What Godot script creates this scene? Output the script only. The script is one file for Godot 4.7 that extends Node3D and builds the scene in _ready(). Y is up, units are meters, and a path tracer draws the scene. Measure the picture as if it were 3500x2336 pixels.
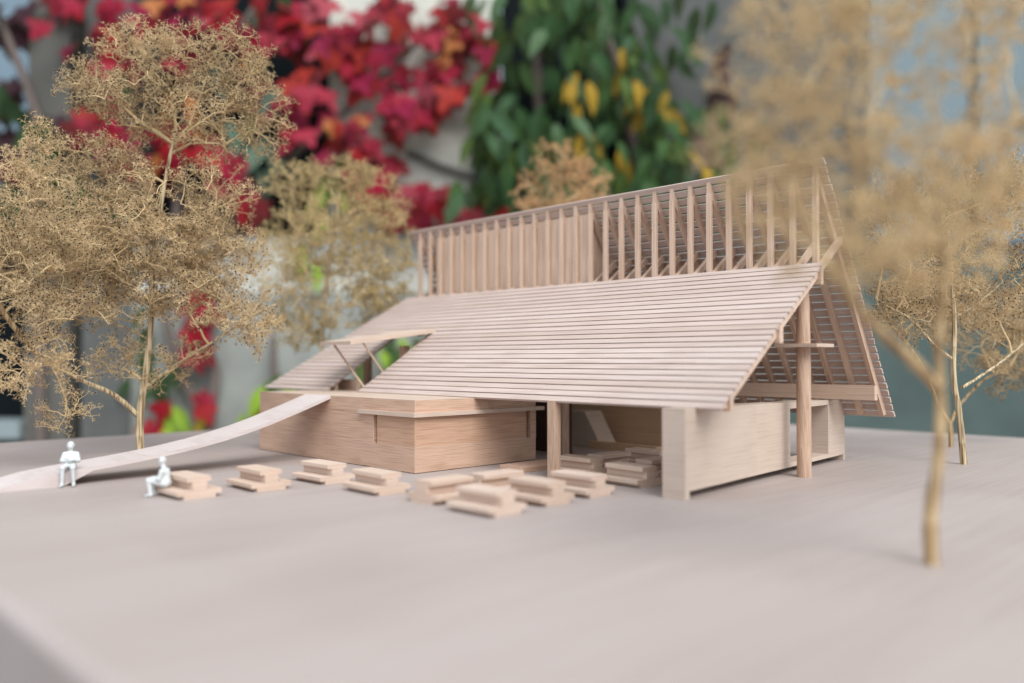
extends Node3D
# A timber architectural model on its base board, photographed outdoors before an ivy-clad house wall.
# Lengths inside the helpers are millimetres; BOARD is the height of the board's top above the ground.
const BOARD := 0.78
const ROOF_COS := 0.8105
const ROOF_SIN := 0.5857
var taken := {}
var rng := RandomNumberGenerator.new()
var mats := {}
var wall_frame: Transform3D


# ---------------------------------------------------------------- mesh builder
class Shape:
	var v := PackedVector3Array()
	var n := PackedVector3Array()
	var c := PackedColorArray()
	var tint := Color.WHITE

	func tri(a: Vector3, b: Vector3, d: Vector3, na: Vector3, nb: Vector3, nd: Vector3) -> void:
		var g := (b - a).cross(d - a)
		if g.dot(na + nb + nd) > 0.0:
			v.append_array([a, d, b])
			n.append_array([na, nd, nb])
		else:
			v.append_array([a, b, d])
			n.append_array([na, nb, nd])
		c.append_array([tint, tint, tint])

	func quad(a: Vector3, b: Vector3, d: Vector3, e: Vector3, out: Vector3) -> void:
		tri(a, b, d, out, out, out)
		tri(a, d, e, out, out, out)

	# eight corners, numbered by bits x=1, y=2, z=4
	func hexa(k: Array) -> void:
		var mid := Vector3.ZERO
		for p in k:
			mid += p / 8.0
		for f in [[0, 1, 3, 2], [4, 5, 7, 6], [0, 1, 5, 4], [2, 3, 7, 6], [0, 2, 6, 4], [1, 3, 7, 5]]:
			var a: Vector3 = k[f[0]]
			var b: Vector3 = k[f[1]]
			var d: Vector3 = k[f[2]]
			var e: Vector3 = k[f[3]]
			var g := (d - a).cross(e - b).normalized()
			if g.dot((a + b + d + e) / 4.0 - mid) < 0.0:
				g = -g
			quad(a, b, d, e, g)

	func box(lo: Vector3, hi: Vector3) -> void:
		var k := []
		for i in 8:
			k.append(Vector3(hi.x if i & 1 else lo.x, hi.y if i & 2 else lo.y, hi.z if i & 4 else lo.z))
		hexa(k)

	# a polygon in the plane (ax, ay) through o, drawn out along ext
	func prism(poly: PackedVector2Array, o: Vector3, ax: Vector3, ay: Vector3, ext: Vector3) -> void:
		var area := 0.0
		for i in poly.size():
			area += poly[i].cross(poly[(i + 1) % poly.size()])
		var turn := signf(area)
		var along := ext.normalized()
		var ix := Geometry2D.triangulate_polygon(poly)
		for i in range(0, ix.size(), 3):
			var p := []
			for j in 3:
				p.append(o + ax * poly[ix[i + j]].x + ay * poly[ix[i + j]].y)
			tri(p[0], p[1], p[2], -along, -along, -along)
			tri(p[0] + ext, p[1] + ext, p[2] + ext, along, along, along)
		for i in poly.size():
			var a := poly[i]
			var b := poly[(i + 1) % poly.size()]
			var w := Vector2(b.y - a.y, a.x - b.x).normalized() * turn
			var a3 := o + ax * a.x + ay * a.y
			var b3 := o + ax * b.x + ay * b.y
			quad(a3, b3, b3 + ext, a3 + ext, (ax * w.x + ay * w.y).normalized())

	# a box with its upright edges chamfered by b
	func block(lo: Vector3, hi: Vector3, b := 0.35) -> void:
		var poly := PackedVector2Array([Vector2(lo.x + b, lo.z), Vector2(hi.x - b, lo.z), Vector2(hi.x, lo.z + b), Vector2(hi.x, hi.z - b), Vector2(hi.x - b, hi.z), Vector2(lo.x + b, hi.z), Vector2(lo.x, hi.z - b), Vector2(lo.x, lo.z + b)])
		prism(poly, Vector3(0, lo.y, 0), Vector3.RIGHT, Vector3.BACK, Vector3(0, hi.y - lo.y, 0))

	func tube(pts: Array, radii: Array, sides := 6, closed := true) -> void:
		var rings := []
		var side := Vector3.ZERO
		for i in pts.size():
			var p: Vector3 = pts[i]
			var ahead: Vector3 = pts[mini(i + 1, pts.size() - 1)] - pts[maxi(i - 1, 0)]
			ahead = ahead.normalized()
			if side == Vector3.ZERO:
				side = ahead.cross(Vector3(0.31, 0.2, 0.93)).normalized()
			side = (side - ahead * side.dot(ahead)).normalized()
			var other := ahead.cross(side)
			var ring := []
			for s in sides:
				var t := TAU * s / sides
				var w := side * cos(t) + other * sin(t)
				ring.append([p + w * radii[i], w])
			rings.append(ring)
		for i in rings.size() - 1:
			for s in sides:
				var a = rings[i][s]
				var b = rings[i][(s + 1) % sides]
				var d = rings[i + 1][(s + 1) % sides]
				var e = rings[i + 1][s]
				tri(a[0], b[0], d[0], a[1], b[1], d[1])
				tri(a[0], d[0], e[0], a[1], d[1], e[1])
		if closed:
			for end in [0, rings.size() - 1]:
				var way: Vector3 = (pts[end] - pts[1 if end == 0 else end - 1]).normalized()
				for s in sides:
					tri(pts[end], rings[end][s][0], rings[end][(s + 1) % sides][0], way, way, way)

	# a thin three-sided spike
	func spike(a: Vector3, b: Vector3, r: float) -> void:
		var way := (b - a).normalized()
		var s := way.cross(Vector3(0.27, 0.91, 0.31)).normalized()
		var o := way.cross(s)
		var w := []
		for k in 3:
			w.append(s * cos(TAU * k / 3) + o * sin(TAU * k / 3))
		for k in 3:
			var m: Vector3 = (w[k] + w[(k + 1) % 3]).normalized()
			tri(a + w[k] * r, a + w[(k + 1) % 3] * r, b, w[k], w[(k + 1) % 3], m)

	func mesh(origin: Vector3, colored := false) -> ArrayMesh:
		var p := PackedVector3Array()
		p.resize(v.size())
		for i in v.size():
			p[i] = (v[i] - origin) * 0.001
		var a := []
		a.resize(Mesh.ARRAY_MAX)
		a[Mesh.ARRAY_VERTEX] = p
		a[Mesh.ARRAY_NORMAL] = n
		if colored:
			a[Mesh.ARRAY_COLOR] = c
		var m := ArrayMesh.new()
		m.add_surface_from_arrays(Mesh.PRIMITIVE_TRIANGLES, a)
		return m


# ---------------------------------------------------------------- naming
func numbered(called: String) -> String:
	taken[called] = taken.get(called, -1) + 1
	return called if taken[called] == 0 else "%s_%03d" % [called, taken[called]]


func tag(o: Node, label: String, category: String, group := "", kind := "") -> void:
	o.set_meta("label", label)
	o.set_meta("category", category)
	if group:
		o.set_meta("group", group)
	if kind:
		o.set_meta("kind", kind)


# a thing whose base is at p (mm, board top = 0)
func thing(called: String, p: Vector3, label: String, category: String, group := "") -> Node3D:
	var o := Node3D.new()
	o.name = numbered(called)
	o.position = p * 0.001 + Vector3(0, BOARD, 0)
	o.set_meta("base", p)
	add_child(o)
	tag(o, label, category, group)
	return o


# a thing laid out in the wall's own axes: x along the wall, y up, z towards the photographer
func on_wall(called: String, p: Vector3, label: String, category: String, group := "") -> Node3D:
	var o := thing(called, p, label, category, group)
	o.transform = wall_frame * Transform3D(Basis(), p * 0.001)
	return o


func base_of(o: Node) -> Vector3:
	return o.get_meta("base", Vector3.ZERO)


func part(called: String, s: Shape, m: Material, parent: Node3D, colored := false) -> MeshInstance3D:
	var o := MeshInstance3D.new()
	o.name = called
	var b := base_of(parent)
	o.set_meta("base", b)
	o.mesh = s.mesh(b, colored)
	o.material_override = m
	parent.add_child(o, true)
	return o


func one_box(called: String, lo: Vector3, hi: Vector3, m: Material, parent: Node3D) -> MeshInstance3D:
	var s := Shape.new()
	s.box(lo, hi)
	return part(called, s, m, parent)


# ---------------------------------------------------------------- materials
func grain_image(seed_: int, size: int, across: float, along: int, dark: float, soft: float, upright: bool) -> ImageTexture:
	var coarse := FastNoiseLite.new()
	coarse.seed = seed_
	coarse.frequency = across
	coarse.fractal_octaves = 4
	var fine := FastNoiseLite.new()
	fine.seed = seed_ + 7
	fine.frequency = 0.02
	fine.fractal_octaves = 2
	var streak := coarse.get_seamless_image(along, size)
	streak.resize(size, size, Image.INTERPOLATE_CUBIC)
	var cloud := fine.get_seamless_image(64, 128)
	cloud.resize(size, size, Image.INTERPOLATE_CUBIC)
	var out := Image.create(size, size, false, Image.FORMAT_RGB8)
	for y in size:
		for x in size:
			var t := streak.get_pixel(x, y).r
			var l := clampf((0.56 - t) * 2.6, 0.0, 1.0)
			var k := 1.0 - dark * l - soft * (cloud.get_pixel(x, y).r - 0.5)
			k = clampf(k, 0.0, 1.0)
			var p := Color(k, pow(k, 1.18), pow(k, 1.34))
			if upright:
				out.set_pixel(y, x, p)
			else:
				out.set_pixel(x, y, p)
	return ImageTexture.create_from_image(out)


func wood(tex: Texture2D, lin: Color, per_metre: float, offset := Vector3.ZERO, rough := 0.62, in_world := false) -> StandardMaterial3D:
	var m := StandardMaterial3D.new()
	m.albedo_color = lin.linear_to_srgb()
	m.albedo_texture = tex
	m.uv1_triplanar = true
	m.uv1_world_triplanar = in_world
	m.uv1_triplanar_sharpness = 8.0
	m.uv1_scale = Vector3.ONE * per_metre
	m.uv1_offset = offset
	m.roughness = rough
	m.metallic_specular = 0.35
	return m


func plain(lin: Color, rough := 0.8, spec := 0.4) -> StandardMaterial3D:
	var m := StandardMaterial3D.new()
	m.albedo_color = lin.linear_to_srgb()
	m.roughness = rough
	m.metallic_specular = spec
	return m


func leaf_mat(lin: Color, rough := 0.55) -> StandardMaterial3D:
	var m := plain(lin, rough, 0.22)
	m.backlight_enabled = true
	m.backlight = Color(0.45, 0.4, 0.3)
	return m


func make_materials() -> void:
	var flat := grain_image(11, 512, 0.16, 5, 0.1, 0.03, false)
	var up := grain_image(12, 512, 0.16, 5, 0.13, 0.07, true)
	var lined := grain_image(13, 1024, 0.16, 10, 0.19, 0.05, false)
	var lined_up := grain_image(14, 512, 0.2, 9, 0.24, 0.1, true)
	var faint := grain_image(17, 512, 0.22, 7, 0.075, 0.06, false)
	var board := grain_image(15, 1024, 0.22, 7, 0.085, 0.05, true)
	for k in 5:
		var t: Color = [Color(0.513, 0.391, 0.333), Color(0.494, 0.374, 0.321), Color(0.532, 0.409, 0.355), Color(0.507, 0.385, 0.327), Color(0.487, 0.366, 0.307)][k]
		mats["slat%d" % k] = wood(flat, t, 14.0, Vector3(0.31 * k, 0.17 * k, 0.43 * k))
	for k in 3:
		var t: Color = [Color(0.592, 0.413, 0.304), Color(0.615, 0.438, 0.327), Color(0.569, 0.393, 0.288)][k]
		mats["stick%d" % k] = wood(up, t, 16.0, Vector3(0.21 * k, 0.37 * k, 0.13 * k))
		mats["beam%d" % k] = wood(flat, t * 0.95, 16.0, Vector3(0.21 * k, 0.37 * k, 0.13 * k))
	mats.block = wood(lined, Color(0.551, 0.350, 0.248), 14.0)
	mats.block_dark = wood(lined, Color(0.514, 0.311, 0.206), 14.0, Vector3(0.4, 0.3, 0.1))
	mats.ledge = wood(faint, Color(0.531, 0.395, 0.307), 17.0)
	mats.pale = wood(faint, Color(0.518, 0.396, 0.313), 12.0, Vector3(0.2, 0.6, 0.1))
	mats.pale_up = wood(up, Color(0.665, 0.478, 0.360), 12.0, Vector3(0.5, 0.6, 0.1))
	mats.post = wood(lined_up, Color(0.531, 0.354, 0.251), 24.0)
	mats.ramp = wood(faint, Color(0.536, 0.446, 0.410), 20.0)
	mats.board = wood(board, Color(0.372, 0.299, 0.267), 4.2, Vector3(0.1, 0.1, 0.1), 0.55)
	mats.inner = wood(flat, Color(0.531, 0.337, 0.200), 14.0)
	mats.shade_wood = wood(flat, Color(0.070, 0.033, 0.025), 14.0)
	for k in 3:
		mats["bench%d" % k] = wood(flat, [Color(0.586, 0.427, 0.331), Color(0.562, 0.403, 0.307), Color(0.602, 0.444, 0.349)][k], 22.0, Vector3(0.3 * k, 0.2, 0.5 * k))
	mats.figure = plain(Color(0.56, 0.56, 0.545), 0.6)
	mats.twig = plain(Color(0.9, 0.9, 0.9), 0.75, 0.3)
	mats.twig.vertex_color_use_as_albedo = true
	mats.twig.backlight_enabled = true
	mats.twig.backlight = Color(0.5, 0.5, 0.5)
	var bark := grain_image(16, 256, 0.06, 8, 0.45, 0.3, true)
	mats.bark = wood(bark, Color(0.50, 0.345, 0.18), 30.0)
	mats.bark_pale = wood(bark, Color(0.56, 0.435, 0.265), 30.0)
	for k in 8:
		mats["red%d" % k] = leaf_mat([Color(0.208, 0.004, 0.010), Color(0.226, 0.007, 0.025), Color(0.264, 0.019, 0.037), Color(0.101, 0.002, 0.009), Color(0.277, 0.022, 0.016), Color(0.289, 0.045, 0.061), Color(0.176, 0.005, 0.029), Color(0.346, 0.121, 0.037)][k])
	for k in 6:
		mats["green%d" % k] = leaf_mat([Color(0.023, 0.059, 0.018), Color(0.034, 0.076, 0.020), Color(0.043, 0.089, 0.039), Color(0.017, 0.043, 0.014), Color(0.055, 0.089, 0.018), Color(0.067, 0.112, 0.052)][k])
	for k in 3:
		mats["yellow%d" % k] = leaf_mat([Color(0.300, 0.176, 0.018), Color(0.204, 0.129, 0.015), Color(0.360, 0.246, 0.030)][k])
	mats.lime = leaf_mat(Color(0.22, 0.33, 0.035))
	mats.teal_leaf = leaf_mat(Color(0.09, 0.145, 0.10))
	mats.dark_leaf = leaf_mat(Color(0.035, 0.012, 0.018))
	mats.stem = plain(Color(0.13, 0.095, 0.08))
	var plaster := NoiseTexture2D.new()
	plaster.width = 512
	plaster.height = 512
	plaster.seamless = true
	var pn := FastNoiseLite.new()
	pn.seed = 5
	pn.frequency = 0.012
	pn.fractal_octaves = 5
	plaster.noise = pn
	var ramp := Gradient.new()
	ramp.set_color(0, Color(0.86, 0.86, 0.86))
	ramp.set_color(1, Color(1, 1, 1))
	plaster.color_ramp = ramp
	mats.plaster = wood(plaster, Color(0.62, 0.58, 0.495), 1.3, Vector3.ZERO, 0.9)
	mats.plaster_shaded = wood(plaster, Color(0.31, 0.305, 0.27), 1.3, Vector3.ZERO, 0.9)
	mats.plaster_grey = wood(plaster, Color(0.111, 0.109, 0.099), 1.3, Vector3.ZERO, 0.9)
	mats.teal = wood(plaster, Color(0.076, 0.102, 0.09), 0.9, Vector3.ZERO, 0.75)
	mats.post_grey = plain(Color(0.11, 0.1, 0.085), 0.7)
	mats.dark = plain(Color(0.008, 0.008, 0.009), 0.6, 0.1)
	mats.glass_and_shade = plain(Color(0.006, 0.008, 0.009), 0.3, 0.15)  # dark window glass, also the face of the added shade panels
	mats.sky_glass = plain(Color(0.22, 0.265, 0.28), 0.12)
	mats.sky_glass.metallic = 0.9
	mats.sill = plain(Color(0.22, 0.25, 0.25), 0.6)
	mats.paving = wood(plaster, Color(0.22, 0.21, 0.2), 0.7, Vector3.ZERO, 0.9)
	mats.table = wood(flat, Color(0.30, 0.2, 0.12), 2.0)


# ---------------------------------------------------------------- the pavilion's roof
# the front slope's top face: s mm up the slope from the eave
func front_slope(x: float, s: float, down := 0.0) -> Vector3:
	return Vector3(x, 47.1 + s * ROOF_SIN - down * ROOF_COS, -376.6 - s * ROOF_COS - down * ROOF_SIN)


func back_slope(x: float, s: float, down := 0.0) -> Vector3:
	return Vector3(x, 196.5 - s * 0.8401 - down * 0.5424, -495.6 - s * 0.5424 + down * 0.8401)


func slat(parent: Node3D, s0: float, s1: float, left0: float, left1: float, right0: float, right1: float, back: bool, k: int) -> void:
	var c := []
	for i in 8:
		var s := s1 if i & 4 else s0
		var x: float
		if i & 1:
			x = right1 if i & 4 else right0
		else:
			x = left1 if i & 4 else left0
		var d := 0.0 if i & 2 else 1.5
		c.append(back_slope(x, s, d) if back else front_slope(x, s, d))
	var sh := Shape.new()
	sh.hexa(c)
	part("back_roof_slat" if back else "front_roof_slat", sh, mats["slat%d" % k], parent)


func left_edge(s: float) -> float:
	return -713.0 + 0.51 * s * ROOF_COS


func build_pavilion() -> void:
	var t := thing("pavilion_model", Vector3(-440, 0, -480), "long timber pavilion model with slatted gable roof and clerestory", "architectural model")
	# 26 slats on the front slope; the lower ones are cut by the entrance gap
	for i in 26:
		var s0 := i * 5.6 + rng.randf_range(-0.14, 0.14)
		var s1 := s0 + 4.5
		var k := rng.randi() % 5
		var right := -234.0 + rng.randf_range(-0.35, 0.25)
		if s0 < 79.0:
			slat(t, s0, s1, -561.8 + s0 * 0.155, -561.8 + s1 * 0.155, right, right, false, k)
			slat(t, s0, s1, left_edge(s0), left_edge(s1), -607.5 + s0 * 0.13, -607.5 + s1 * 0.13, false, (k + 2) % 5)
		else:
			slat(t, s0, s1, left_edge(s0), left_edge(s1), right, right, false, k)
	for i in 33:
		var s0 := i * 5.95
		slat(t, s0, s0 + 4.4, -649.0 - s0 * 0.12, -649.6 - s0 * 0.12, -234.0 + rng.randf_range(-0.3, 0.3), -234.0 + rng.randf_range(-0.3, 0.3), true, rng.randi() % 5)
	# rafters and clerestory posts, 27 bays
	for i in 27:
		var x := -635.5 + i * 15.2
		var w := 1.55
		var m: Material = mats["stick%d" % (i % 3)]
		var b := Shape.new()
		var top := 1.5
		var poly := PackedVector2Array()
		for q in [[2.6, top], [192.5, top], [190.0, 6.6], [6.6, 6.6]]:
			var p := back_slope(0, q[0], q[1])
			poly.append(Vector2(p.z, p.y))
		poly[3] = Vector2(poly[0].x, poly[0].y - 8.0)
		b.prism(poly, Vector3(x - w, 0, 0), Vector3.BACK, Vector3.UP, Vector3(2 * w, 0, 0))
		part("back_rafter", b, m, t)
		var p_top := poly[3].y + 0.2
		var s := Shape.new()
		s.block(Vector3(x - w - 0.15, 126.0, -498.2), Vector3(x + w + 0.15, p_top, -494.9), 0.25)
		part("clerestory_post", s, mats["stick%d" % ((i + 1) % 3)], t)
		# the front rafter starts at the eave and runs on under the posts to the back rafter
		var f := Shape.new()
		var start := 2.0
		if x < -561.0 and x > -607.0:
			start = 80.0
		var fp := PackedVector2Array()
		for q in [[start, 1.5], [179.0, 1.5], [178.0, 5.4], [start + 4.5, 5.4]]:
			var p := front_slope(0, q[0], q[1])
			fp.append(Vector2(p.z, p.y))
		f.prism(fp, Vector3(x - w + 3.2, 0, 0), Vector3.BACK, Vector3.UP, Vector3(2 * w, 0, 0))
		part("front_rafter", f, mats["stick%d" % ((i + 2) % 3)], t)
	# purlins along the building
	var pu := [[-490.8, 117.9, 127.9, 3.2, -640.0], [-440.0, 81.5, 91.6, 4.0, -545.0], [-387.2, 45.4, 53.0, 3.2, -555.0], [-568.0, 44.9, 54.8, 4.6, -645.0]]
	for i in 4:
		var q: Array = pu[i]
		one_box("purlin", Vector3(q[4], q[1], q[0] - q[3] / 2), Vector3(-233.6, q[2], q[0] + q[3] / 2), mats["beam%d" % (i % 3)], t)
	one_box("purlin", Vector3(-700, 45.6, -388.8), Vector3(-609, 53.0, -385.6), mats.beam1, t)
	# closed clerestory infill and its return wall
	var pan := Shape.new()
	pan.prism(PackedVector2Array([Vector2(-614, 124), Vector2(-426, 124), Vector2(-426, 186.0), Vector2(-614, 186.0)]), Vector3(0, 0, -500.6), Vector3.RIGHT, Vector3.UP, Vector3(0, 0, 1.6))
	part("clerestory_panel", pan, mats.pale_up, t)
	var ret := Shape.new()
	ret.prism(PackedVector2Array([Vector2(-501.8, 124), Vector2(-501.8, 180.5), Vector2(-536, 124)]), Vector3(-427.6, 0, 0), Vector3.BACK, Vector3.UP, Vector3(1.6, 0, 0))
	part("return_panel", ret, mats.pale_up, t)
	var she := Shape.new()
	var sc := []
	for i in 8:
		sc.append(back_slope(-428.0 if i & 1 else -628.0, 70.0 if i & 4 else 26.0, 6.9 if i & 2 else 8.1))
	she.hexa(sc)
	part("ceiling_board", she, mats.inner, t)
	# the tall turned column at the gable with its collar plate
	var col := Shape.new()
	col.tube([Vector3(-246, 0, -490.6), Vector3(-246, 40, -490.6), Vector3(-246, 80, -490.6), Vector3(-246, 118.2, -490.6)], [4.3, 4.35, 4.3, 3.6], 28)
	part("round_column", col, mats.post, t)
	one_box("collar_plate", Vector3(-261, 79.9, -505), Vector3(-233.2, 82.0, -482), mats.ledge, t)
	# eave posts
	for q in [[-351.8, -378.5, 3.0, 47.0], [-429.0, -470.5, 3.9, 110.0], [-480.0, -568.0, 2.4, 44.9], [-628.0, -568.0, 2.4, 44.9], [-572.0, -430.0, 3.2, 84.0], [-640.0, -440.0, 3.0, 86.0]]:
		var s := Shape.new()
		s.block(Vector3(q[0] - q[2], 0, q[1] - q[2]), Vector3(q[0] + q[2], q[3], q[1] + q[2]), 0.3)
		part("square_post", s, mats.post, t)
	# the raised canopy over the entrance gap and its two props
	var can := Shape.new()
	var cc := []
	for i in 8:
		var lift := 1.4 if i & 2 else -1.4
		if i & 4:
			cc.append(Vector3(-552.0 if i & 1 else -604.0, 85.2 + lift, -363.4 if i & 1 else -368.0))
		else:
			cc.append(Vector3(-548.0 if i & 1 else -601.0, 96.4 + lift, -446.5))
	can.hexa(cc)
	part("canopy", can, mats.ledge, t)
	for q in [[Vector3(-559.2, 62.6, -398.4), Vector3(-556.5, 85.9, -377.5)], [Vector3(-565.0, 50.0, -385.0), Vector3(-592.0, 84.2, -374.0)]]:
		var s := Shape.new()
		s.tube([q[0], q[1]], [0.95, 0.95], 4)
		part("canopy_prop", s, mats.beam2, t)
	# inner walls seen under the roof
	one_box("inner_wall", Vector3(-570, 0, -564), Vector3(-350, 55, -560), mats.inner, t)
	one_box("inner_wall", Vector3(-650, 0, -404), Vector3(-606.5, 55.4, -400), mats.block, t)
	one_box("inner_wall_end", Vector3(-606.4, 0, -404.2), Vector3(-598.2, 55.6, -399.8), mats.pale_up, t)
	var le := Shape.new()
	le.prism(PackedVector2Array([Vector2(-476, 0), Vector2(-441.7, 0), Vector2(-441.7, 3.2), Vector2(-458, 29.2), Vector2(-476, 29.2)]), Vector3(0, 0, -551), Vector3.RIGHT, Vector3.UP, Vector3(0, 0, 21))
	part("sloping_block", le, mats.pale, t)
	one_box("added_shade_wall", Vector3(-585, 0, -484), Vector3(-431, 92, -480), mats.shade_wood, t)  # added near-black wall: the deep interior shade put into its colour
	one_box("low_plinth", Vector3(-446, 0, -530), Vector3(-380, 6, -522), mats.inner, t)


func build_side_block() -> void:
	var t := thing("side_block", Vector3(-525, 0, -382), "long low brown wood block at left front of the pavilion", "model building")
	var s := Shape.new()
	s.block(Vector3(-626.7, 0.45, -436.6), Vector3(-423.5, 15.9, -326.9))
	part("plinth", s, mats.block, t)
	one_box("plinth_shadow", Vector3(-626, 0, -436), Vector3(-424.3, 0.44, -327.7), mats.shade_wood, t)  # dark strip: the shadow line under the block put into its colour
	s = Shape.new()
	s.block(Vector3(-626.65, 15.92, -436.55), Vector3(-423.42, 16.24, -326.82))  # added pale strip: edge highlight and lighter wood edge put into its colour
	part("pale_edge_line", s, mats.ledge, t)
	s = Shape.new()
	s.block(Vector3(-626.7, 16.25, -436.6), Vector3(-468.8, 36.6, -327.0))
	part("wall", s, mats.block, t)
	one_box("wall", Vector3(-468.8, 16.25, -436.6), Vector3(-423.6, 36.6, -431.0), mats.block, t)
	one_box("core", Vector3(-468.7, 16.3, -430.9), Vector3(-428, 36.4, -331), mats.block_dark, t)
	s = Shape.new()
	s.block(Vector3(-465.8, 16.25, -427.8), Vector3(-424.1, 36.5, -327.5), 0.5)
	part("corner_infill", s, mats.block_dark, t)
	s = Shape.new()
	s.block(Vector3(-626.7, 36.7, -436.6), Vector3(-423.5, 46.2, -326.9))
	part("parapet", s, mats.block, t)
	one_box("roof_sheet", Vector3(-626.5, 46.22, -436.4), Vector3(-423.7, 46.5, -327.1), mats.ledge, t)
	var poly := PackedVector2Array([Vector2(-483.6, -324.1), Vector2(-420.8, -324.1), Vector2(-420.8, -442.7), Vector2(-430, -442.7), Vector2(-430, -333), Vector2(-483.6, -333)])
	s = Shape.new()
	s.prism(poly, Vector3(0, 35.8, 0), Vector3.RIGHT, Vector3.BACK, Vector3(0, 2.6, 0))
	part("ledge", s, mats.ledge, t)


func build_ramp() -> void:
	var t := thing("curved_ramp", Vector3(-540, 0, -220), "narrow pale ramp curving up from the board to the side block", "ramp")
	var zs := [-327.0, -310.0, -296.0, -281.0, -265.0, -250.0, -236.0, -220.0, -204.0, -186.0, -168.0, -152.0, -138.0, -126.0, -113.0]
	var ys := [46.6, 40.4, 35.6, 30.5, 25.9, 22.2, 19.2, 16.4, 14.0, 11.8, 9.9, 8.2, 6.2, 3.6, 0.3]
	var poly := PackedVector2Array()
	for i in zs.size():
		poly.append(Vector2(zs[i], ys[i]))
	for i in range(zs.size() - 1, -1, -1):
		var under: float = ys[i] - 2.3
		if zs[i] > -160.0:
			under = 0.0
		poly.append(Vector2(zs[i], minf(under, ys[i] - 0.25)))
	var s := Shape.new()
	s.prism(poly, Vector3(-556.7, 0, 0), Vector3.BACK, Vector3.UP, Vector3(34.7, 0, 0))
	part("deck", s, mats.ramp, t)
	one_box("joint_line", Vector3(-556.6, 13.25, -199.3), Vector3(-522.1, 13.42, -198.9), mats.block_dark, t)


func build_wall_frame() -> void:
	var t := thing("frame_wall", Vector3(-258, 0, -480), "pale wooden wall box with a see-through opening on two small feet", "model wall")
	var a := Vector3(-248.0, 0, -365.6)
	var b := Vector3(-268.6, 0, -598.0)
	var d := (b - a).normalized()
	var q := Vector3(d.z, 0, -d.x)     # towards -x
	if q.x > 0:
		q = -q
	var wide := 13.4
	var topy := func(s: float) -> float: return 47.0 - 3.4 * s / 233.0
	var piece := func(called: String, s0: float, s1: float, y0: float, y1: float, roofed: bool, m: Material) -> void:
		var c := []
		for i in 8:
			var s := s1 if i & 4 else s0
			var y := (y1 if not roofed else topy.call(s)) if i & 2 else y0
			c.append(a + d * s + (q * wide if not i & 1 else Vector3.ZERO) + Vector3(0, y, 0))
		var sh := Shape.new()
		sh.hexa(c)
		part(called, sh, m, t)
	piece.call("solid_panel", 0.0, 134.8, 6.9, 41.2, false, mats.pale)
	piece.call("end_panel", 200.6, 233.0, 6.9, 40.7, false, mats.pale)
	piece.call("bottom_rail", 0.0, 233.0, 4.0, 6.85, false, mats.pale)
	piece.call("foot", 0.0, 4.6, 0.0, 3.95, false, mats.pale)
	piece.call("foot", 229.5, 233.0, 0.0, 3.95, false, mats.pale)
	var c := []
	for i in 8:
		var s := 233.0 if i & 4 else 0.0
		c.append(a + d * s + (q * wide if not i & 1 else Vector3.ZERO) + Vector3(0, topy.call(s) if i & 2 else (40.75 if i & 4 else 41.25), 0))
	var sh := Shape.new()
	sh.hexa(c)
	part("top_rail", sh, mats.pale, t)


# ---------------------------------------------------------------- benches
func make_bench(called: String, m: Material) -> Node3D:
	var t := thing(called, Vector3.ZERO, "", "picnic bench", "small wooden picnic benches on the board")
	var pieces := {"foot": [8.6, 0.0, 1.9], "seat": [11.9, 1.95, 4.5], "web": [3.9, 4.55, 8.5], "table_top": [6.4, 8.55, 11.2]}
	for k in pieces:
		var p: Array = pieces[k]
		var s := Shape.new()
		var hx := 15.3
		if k == "table_top":
			hx = 14.4
		var bv := 0.3
		var poly := PackedVector2Array([Vector2(-p[0] + bv, p[1]), Vector2(p[0] - bv, p[1]), Vector2(p[0], p[1] + bv), Vector2(p[0], p[2] - bv), Vector2(p[0] - bv, p[2]), Vector2(-p[0] + bv, p[2]), Vector2(-p[0], p[2] - bv), Vector2(-p[0], p[1] + bv)])
		s.prism(poly, Vector3(-hx, 0, 0), Vector3.BACK, Vector3.UP, Vector3(2 * hx, 0, 0))
		part(k, s, m, t)
	return t


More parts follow.
